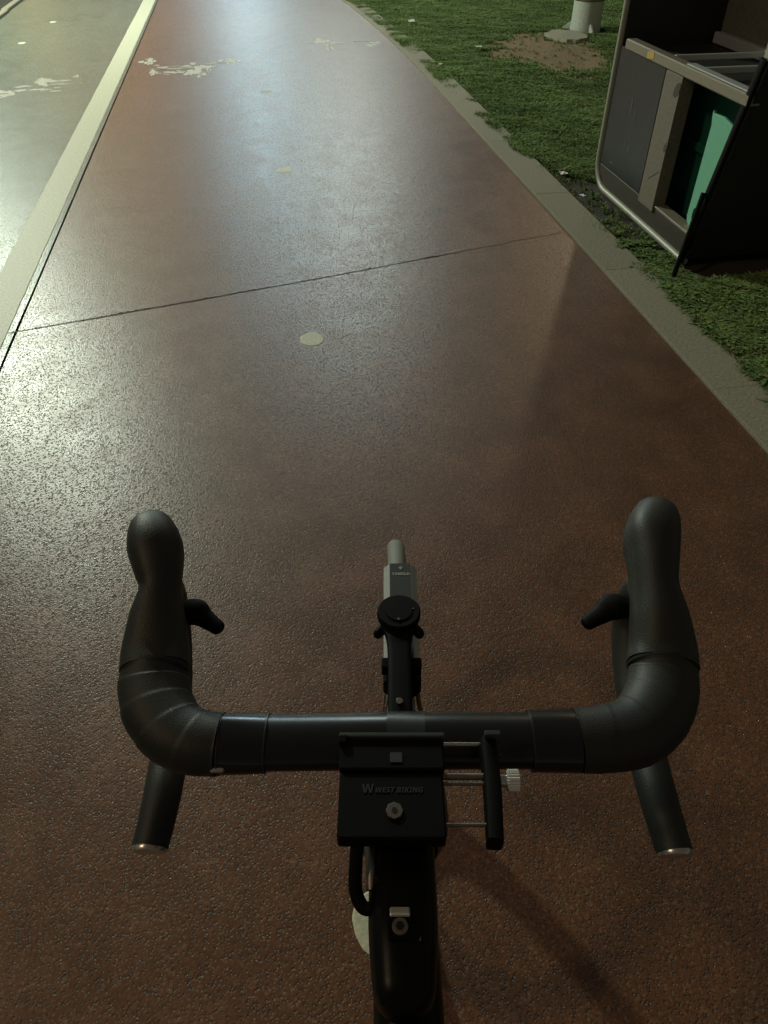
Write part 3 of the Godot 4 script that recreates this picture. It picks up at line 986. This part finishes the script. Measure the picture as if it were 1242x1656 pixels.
		if s == 1:
			dl = [[Vector3(0.2240, 0.9500, -0.4000), 0.0155], [Vector3(0.2360, 0.9200, -0.4560), 0.0152], [Vector3(0.2420, 0.8650, -0.4780), 0.0160], [Vector3(0.2400, 0.8300, -0.4400), 0.0168],
				[Vector3(0.2370, 0.8150, -0.3624), 0.0169], [Vector3(0.2345, 0.8165, -0.3090), 0.0160], [Vector3(0.2381, 0.8080, -0.2665), 0.0148]]
		var drop := part("drop_bar", done(sweep(spline(k3(dl), 10), 22, Vector3(0, 0.6, 0.8) if false else Vector3.UP, false, false, 0.024, 0.02)), M.tape, t)
		var end: Vector3 = dl[-1][0]
		part("bar_end_plug", done(sweep([[end + Vector3(0, 0, -0.001), 0.0138, 0.0138], [end + Vector3(0, -0.0004, 0.002), 0.0146, 0.0146], [end + Vector3(0, -0.0008, 0.0035), 0.0134, 0.0134]], 22)), M.plug, drop)
	# --- stem, steerer clamp and frame
	var stem := part("stem", done(sweep(spline([[Vector3(X, 0.934, -0.288), 0.017, 0.016], [Vector3(X, 0.938, -0.255), 0.019, 0.018], [Vector3(X - 0.0035, 0.938, -0.205), 0.0205, 0.019], [Vector3(X - 0.004, 0.936, -0.165), 0.021, 0.022], [Vector3(X - 0.004, 0.934, -0.135), 0.0185, 0.02]], 8), 26, Vector3.UP, true, true, 0.0, 0.0, 2.8)), M.frame_black, t)
	# stem cap with its chrome bolt
	var cap := Transform3D(Basis(Vector3.RIGHT, -PI / 2), Vector3(0.0092, 0.9560, -0.1600))
	part("clamp_plate", done(extrude(rect(0.0140, 0.0185, 0.0025), 0.0045, 0.0008, cap)), M.matte_black, stem)
	part("clamp_wedge", done(extrude(rect(0.0118, 0.0058, 0.0008), 0.0030, 0.0009, Transform3D(Basis(Vector3.RIGHT, -PI / 2 - 0.42), Vector3(0.0092, 0.9592, -0.1648)))), M.bright_alloy, stem)
	var bolt := begin()
	extrude(ngon(0.0047, 24), 0.0026, 0.0006, cap * Transform3D(Basis.IDENTITY, Vector3(0, -0.0028, 0.0044)), bolt)
	part("bolt", done(bolt), M.dull_steel, stem)
	part("bolt_socket", done(extrude(ngon(0.0026, 6), 0.0003, 0.0, cap * Transform3D(Basis.IDENTITY, Vector3(0, -0.0028, 0.0070)))), M.seam, stem)
	part("clamp_slit", done(extrude(rect(0.0012, 0.014), 0.0005, 0.0, Transform3D(Basis(Vector3.RIGHT, -PI / 2), Vector3(0.0205, 0.9555, -0.1585)))), M.dull_steel, stem)
	var fr := part("frame", done(sweep(spline([[Vector3(X - 0.002, 0.905, -0.175), 0.0205, 0.026], [Vector3(X, 0.888, -0.10), 0.0215, 0.024], [Vector3(X, 0.865, 0.05), 0.019, 0.021], [Vector3(X, 0.83, 0.36), 0.016, 0.017]], 8), 24, Vector3.UP, true, false, 0.0, 0.0, 2.4)), M.frame_black, t)
	part("frame_badge", done(sweep([[Vector3(0.0285, 0.9275, -0.1515), 0.0011, 0.0005], [Vector3(0.0262, 0.9285, -0.1405), 0.0009, 0.0005]], 8)), M.light_alloy, fr)
	part("head_tube", done(sweep(spline([[Vector3(X - 0.003, 0.925, -0.155), 0.0185, 0.0185], [Vector3(X, 0.85, -0.215), 0.021, 0.022], [Vector3(X, 0.74, -0.30), 0.024, 0.026]], 6), 22, Vector3(0, 0.5, 1).normalized())), M.frame_black, fr)
	part("down_tube", done(sweep([[Vector3(X, 0.76, -0.285), 0.024, 0.026], [Vector3(X, 0.285, 0.30), 0.024, 0.026]], 22)), M.frame_black, fr)
	part("seat_tube", done(sweep([[Vector3(X, 0.285, 0.30), 0.017, 0.019], [Vector3(X, 0.86, 0.43), 0.016, 0.017]], 18, Vector3.BACK)), M.frame_black, fr)
	var rc := Vector3(X, 0.345, 0.71)
	for sx in [-1.0, 1.0]:
		part("seat_stay", done(tube(Vector3(X + sx * 0.02, 0.76, 0.41), rc + Vector3(sx * 0.06, 0, 0), 0.008)), M.frame_black, fr)
		part("chain_stay", done(tube(Vector3(X + sx * 0.03, 0.285, 0.31), rc + Vector3(sx * 0.06, 0, 0), 0.011)), M.frame_black, fr)
	var fc := Vector3(X + 0.003, 0.345, -0.62)
	for sx in [-1.0, 1.0]:
		part("fork_blade", done(sweep(spline([[Vector3(X + sx * 0.018, 0.745, -0.305), 0.014, 0.022], [Vector3(X + sx * 0.040, 0.66, -0.375), 0.012, 0.023], [Vector3(X + sx * 0.048, 0.50, -0.515), 0.011, 0.020], [fc + Vector3(sx * 0.053, 0, 0), 0.009, 0.013]], 6), 16, Vector3(0, 0.5, 1).normalized())), M.frame_black, t)
	wheel(fc, t)
	wheel(rc, t)
	part("seat_post", done(tube(Vector3(X, 0.84, 0.425), Vector3(X, 0.97, 0.46), 0.0135)), M.frame_black, t)
	part("saddle", done(sweep(spline([[Vector3(X, 0.99, 0.28), 0.016, 0.012], [Vector3(X, 0.995, 0.38), 0.024, 0.016], [Vector3(X, 1.0, 0.46), 0.055, 0.018], [Vector3(X, 1.005, 0.53), 0.07, 0.017]], 6), 20, Vector3.UP, true, true)), M.matte_black, t)
	var cr := part("crank", done(tube(Vector3(X + 0.06, 0.285, 0.30), Vector3(X + 0.075, 0.20, 0.155), 0.010)), M.frame_black, t)
	part("chain_ring", done(hoop(Vector3(X + 0.05, 0.285, 0.30), 0.095, 0.003, 0.012, 8, 48)), M.frame_black, cr)
	part("crank", done(tube(Vector3(X - 0.06, 0.285, 0.30), Vector3(X - 0.075, 0.37, 0.445), 0.010)), M.frame_black, t)
	# brake cables that loop out beside the stem
	part("cable", done(pipe([Vector3(0.027, 0.905, -0.385), Vector3(0.0285, 0.895, -0.352), Vector3(0.034, 0.890, -0.330), Vector3(0.036, 0.89, -0.305), Vector3(0.03, 0.88, -0.25)], 0.0022)), M.cable, t)
	part("cable", done(pipe([Vector3(0.0215, 0.905, -0.38), Vector3(0.0225, 0.90, -0.345), Vector3(0.0225, 0.895, -0.305), Vector3(0.022, 0.88, -0.24)], 0.0030)), M.dull_steel, t)
	accessories(X)

func accessories(X: float) -> void:
	# --- out-front computer mount on the handlebar
	var t := thing("computer_mount", "black round computer mount on an arm before the handlebar", "mount", Vector3(0.012, 0.945, -0.39))
	var up := Transform3D(Basis(Vector3.RIGHT, -PI / 2), Vector3(0.0121, 0.9500, -0.3966))
	part("disc", done(extrude(ngon(0.0178, 40), 0.0075, 0.0012, up, null, true)), M.matte_black, t)
	part("inner_ring", done(extrude(ngon(0.0110, 32), 0.0008, 0.0003, up * Transform3D(Basis.IDENTITY, Vector3(0, 0, 0.0075)), null, true)), M.matte_black, t)
	part("rivet", done(extrude(ngon(0.0008, 10), 0.0006, 0.0, up * Transform3D(Basis.IDENTITY, Vector3(0.0117, 0.0018, 0.0075)))), M.steel, t)
	part("rivet", done(extrude(ngon(0.0012, 10), 0.0006, 0.0, up * Transform3D(Basis.IDENTITY, Vector3(-0.0005, -0.0098, 0.0083)))), M.dull_steel, t)
	part("arm", done(sweep(spline([[Vector3(0.0121, 0.9490, -0.386), 0.0140, 0.0045], [Vector3(0.0121, 0.9490, -0.374), 0.0105, 0.0045], [Vector3(0.0121, 0.949, -0.355), 0.0092, 0.0045], [Vector3(0.0121, 0.949, -0.325), 0.0092, 0.0045], [Vector3(0.0118, 0.949, -0.300), 0.0092, 0.0045]], 6), 20, Vector3.UP, false, false, 0.0, 0.0, 4.0)), M.matte_black, t)
	part("arm_bolt", done(extrude(ngon(0.0027, 16), 0.002, 0.0006, Transform3D(Basis(Vector3.RIGHT, -PI / 2), Vector3(0.0114, 0.9536, -0.3125)))), M.steel, t)
	for sx in [-1.0, 1.0]:
		part("clamp_ear", done(sweep([[Vector3(0.0121 + sx * 0.013, 0.944, -0.389), 0.0042, 0.005], [Vector3(0.0121 + sx * 0.0168, 0.944, -0.3835), 0.0040, 0.005]], 12, Vector3.UP, true, true)), M.matte_black, t)
	# --- headlight that hangs below that mount
	var l := thing("bike_headlight", "silver grey bar-shaped bicycle headlight below the round mount", "headlight", Vector3(0.0142, 0.93, -0.41))
	var oct := PackedVector2Array([Vector2(-0.0085, -0.026), Vector2(0.0085, -0.026), Vector2(0.0148, -0.018), Vector2(0.0148, -0.0055), Vector2(0.0098, 0.0), Vector2(-0.0098, 0.0), Vector2(-0.0148, -0.0055), Vector2(-0.0148, -0.018)])
	var lt := Transform3D(Basis(Vector3(1, 0, 0), Vector3(0, 1, 0), Vector3(0, 0, 1)), Vector3(0.0145, 0.9355, -0.4720))
	var body := part("housing", done(extrude(oct, 0.1125, 0.0012, lt)), M.light_alloy, l)
	part("top_plate", done(extrude(rect(0.0185, 0.110), 0.0006, 0.0002, Transform3D(Basis(Vector3.RIGHT, -PI / 2), Vector3(0.0145, 0.9356, -0.4160)))), M.light_dark, body)
	part("end_cap", done(extrude(oct, 0.016, 0.0025, Transform3D(Basis.IDENTITY.scaled(Vector3(1.02, 1.02, 1.0)), Vector3(0.0145, 0.9358, -0.3592)))), M.matte_black, l)
	part("strap", done(extrude(rect(0.0315, 0.010, 0.002), 0.011, 0.001, Transform3D(Basis(Vector3.RIGHT, -PI / 2), Vector3(0.0138, 0.9345, -0.354)))), M.matte_black, l)
	part("lens", done(extrude(ngon(0.0095, 24), 0.004, 0.001, Transform3D(Basis.IDENTITY, Vector3(0.0145, 0.9225, -0.4762)))), M.light_dark, l)
	flat_text("maker_name", "TOWILD", 0.0030, M.print, l, Vector3(0.0150, 0.9364, -0.4575))
	var mark := begin()
	for k in 4:
		var a := k * PI / 2
		extrude(PackedVector2Array([Vector2(0.0, -0.0009), Vector2(0.0009, 0.0), Vector2(0.0, 0.0009), Vector2(-0.0009, 0.0)]), 0.0003, 0.0, Transform3D(Basis(Vector3.RIGHT, -PI / 2), Vector3(0.0150 + cos(a) * 0.0011, 0.9363, -0.4650 + sin(a) * 0.0013)), mark)
	part("maker_emblem", done(mark), M.print, l)
	# --- phone holder clamped over the stem
	var p := thing("phone_holder", "black metal phone holder with side rods and silver knob", "phone holder", Vector3(0.005, 0.955, -0.23))
	var flat := Basis(Vector3.RIGHT, -PI / 2)
	var base := part("base_plate", done(extrude(rect(0.0655, 0.0425, 0.002), 0.012, 0.0012, Transform3D(flat, Vector3(0.0046, 0.9715, -0.2190)))), M.matte_black, p)
	part("upper_block", done(extrude(rect(0.0672, 0.0215, 0.0015), 0.0145, 0.001, Transform3D(flat, Vector3(0.0050, 0.9710, -0.2520)))), M.matte_black, p)
	part("upper_jaw", done(extrude(rect(0.0690, 0.0030, 0.0005), 0.019, 0.0006, Transform3D(flat, Vector3(0.0052, 0.9690, -0.2645)))), M.light_dark, p)
	part("hook", done(extrude(rect(0.0055, 0.0060, 0.001), 0.020, 0.0008, Transform3D(flat, Vector3(-0.0270, 0.9690, -0.2610)))), M.frame_black, p)
	part("rubber_pad", done(extrude(rect(0.008, 0.007, 0.0008), 0.0006, 0.0002, Transform3D(flat, Vector3(0.0078, 0.9856, -0.2490)))), M.light_dark, base)
	part("screw", done(extrude(ngon(0.0054, 8), 0.0014, 0.0004, Transform3D(flat, Vector3(0.0064, 0.9836, -0.2145)))), M.dull_steel, base)
	part("screw_socket", done(extrude(ngon(0.0019, 6), 0.0003, 0.0, Transform3D(flat, Vector3(0.0064, 0.9851, -0.2145)))), M.seam, base)
	flat_text("maker_emblem", "W", 0.0058, M.faint_print, base, Vector3(-0.0100, 0.9838, -0.2290))
	flat_text("maker_name", "WEST BIKING", 0.0034, M.faint_print, base, Vector3(0.0095, 0.9838, -0.2280), 0.0, true)
	for z in [-0.2646, -0.2366, -0.2097]:
		part("side_rod", done(tube(Vector3(0.030, 0.9755, z), Vector3(0.071, 0.9755, z), 0.0013, -1.0, 12)), M.steel if z < -0.26 else M.dull_steel, p)
	part("screw_rod", done(tube(Vector3(0.030, 0.9755, -0.2415), Vector3(0.071, 0.9755, -0.2415), 0.0022, -1.0, 12)), M.dull_steel, p)
	part("side_jaw", done(sweep([[Vector3(0.0690, 0.9745, -0.2660), 0.0052, 0.0085], [Vector3(0.0690, 0.9745, -0.2350), 0.0056, 0.0085], [Vector3(0.0668, 0.9745, -0.1985), 0.0050, 0.0085]], 16, Vector3.UP, false, false, 0.0, 0.0, 5.0)), M.matte_black, p)
	part("jaw_lip", done(extrude(rect(0.0105, 0.0034, 0.0006), 0.0185, 0.0006, Transform3D(flat, Vector3(0.0715, 0.9690, -0.2662)))), M.light_dark, p)
	part("knob_neck", done(tube(Vector3(0.0735, 0.975, -0.2390), Vector3(0.0795, 0.975, -0.2390), 0.0042)), M.steel, p)
	var teeth := PackedVector2Array()
	for i in 48:
		var a := TAU * i / 48
		var r := 0.0070 if i % 2 == 0 else 0.0064
		teeth.append(Vector2(cos(a), sin(a)) * r)
	part("knob", done(extrude(teeth, 0.0085, 0.0008, Transform3D(Basis(Vector3(0, 0, -1), Vector3.UP, Vector3.RIGHT), Vector3(0.0785, 0.975, -0.2390)))), M.bright_alloy, p)
	# bent bracket below the plate, with the shiny clamp screw beside it
	part("bracket", done(pipe([Vector3(-0.0160, 0.968, -0.2060), Vector3(-0.0172, 0.958, -0.1950), Vector3(-0.0172, 0.948, -0.1820), Vector3(-0.0120, 0.944, -0.1735), Vector3(-0.0030, 0.946, -0.1740)], 0.0042)), M.matte_black, p)
	part("clamp_screw", done(tube(Vector3(-0.0088, 0.952, -0.2120), Vector3(-0.0072, 0.946, -0.1830), 0.0038)), M.dull_steel, p)
	part("bracket_foot", done(extrude(rect(0.052, 0.030, 0.004), 0.014, 0.001, Transform3D(flat, Vector3(0.0100, 0.9580, -0.2200)))), M.matte_black, p)

# ------------------------------------------------------------------ everything
func _ready() -> void:
	rng.seed = 20240
	# camera: held above the stem, looking down and ahead
	var cam := Camera3D.new()
	cam.name = "camera"
	cam.fov = 69.4
	cam.near = 0.02
	cam.far = 1200.0
	cam.position = Vector3(0, 1.42, 0)
	cam.rotation.x = -deg_to_rad(41.8)
	add_child(cam)
	# night sky over a lit city
	var we := WorldEnvironment.new()
	we.name = "world_environment"
	var env := Environment.new()
	var sky_m := ProceduralSkyMaterial.new()
	sky_m.sky_top_color = Color(0.27, 0.245, 0.215)
	sky_m.sky_horizon_color = Color(0.44, 0.44, 0.42)
	sky_m.sky_curve = 0.10
	sky_m.ground_bottom_color = Color(0.12, 0.12, 0.11)
	sky_m.ground_horizon_color = Color(0.3, 0.29, 0.26)
	var sky := Sky.new()
	sky.sky_material = sky_m
	env.background_mode = Environment.BG_SKY
	env.sky = sky
	env.background_energy_multiplier = 1.0
	env.tonemap_mode = Environment.TONE_MAPPER_LINEAR
	env.tonemap_exposure = 0.93
	env.sdfgi_enabled = true
	env.ssao_enabled = true
	env.ssil_enabled = true
	we.environment = env
	add_child(we)
	make_materials()
	# street lamps of the place (all stand above or beside the frame)
	var cool := Color(0.95, 1.0, 0.91)
	street_lamp(Vector3(-5.9, 0, -9.2), 4.3, cool, 46.0, 0.18, "park lamp beyond the walking lane, ahead on the left, cool white")
	street_lamp(Vector3(-6.0, 0, 1.35), 7.0, Color(1.0, 0.88, 0.7), 8.0, 0.3, "tall warm street lamp to the left of and behind the rider")
	street_lamp(Vector3(5.5, 0, -16.8), 5.6, Color(1.0, 0.9, 0.72), 6.5, 0.2, "street lamp on the lawn beyond the kiosk")
	street_lamp(Vector3(-6.2, 0, -36.0), 8.5, Color(0.8, 0.95, 1.0), 62.0, 0.25, "far bluish white street lamp straight along the path")
	street_lamp(Vector3(-0.35, 0, -22.0), 7.6, Color(0.93, 1.0, 0.97), 40.0, 0.25, "far white street lamp right of the path")
	street_lamp(Vector3(-8.0, 0, -24.0), 7.0, Color(1.0, 0.72, 0.4), 6.5, 0.25, "far orange street lamp left of the path")
	street_lamp(Vector3(-10.5, 0, -25.0), 4.5, Color(1.0, 0.85, 0.5), 4.0, 0.25, "far yellow street lamp beyond the walking lane")
	lanes()
	markings()
	pole()
	kiosk()
	grass()
	bicycle()
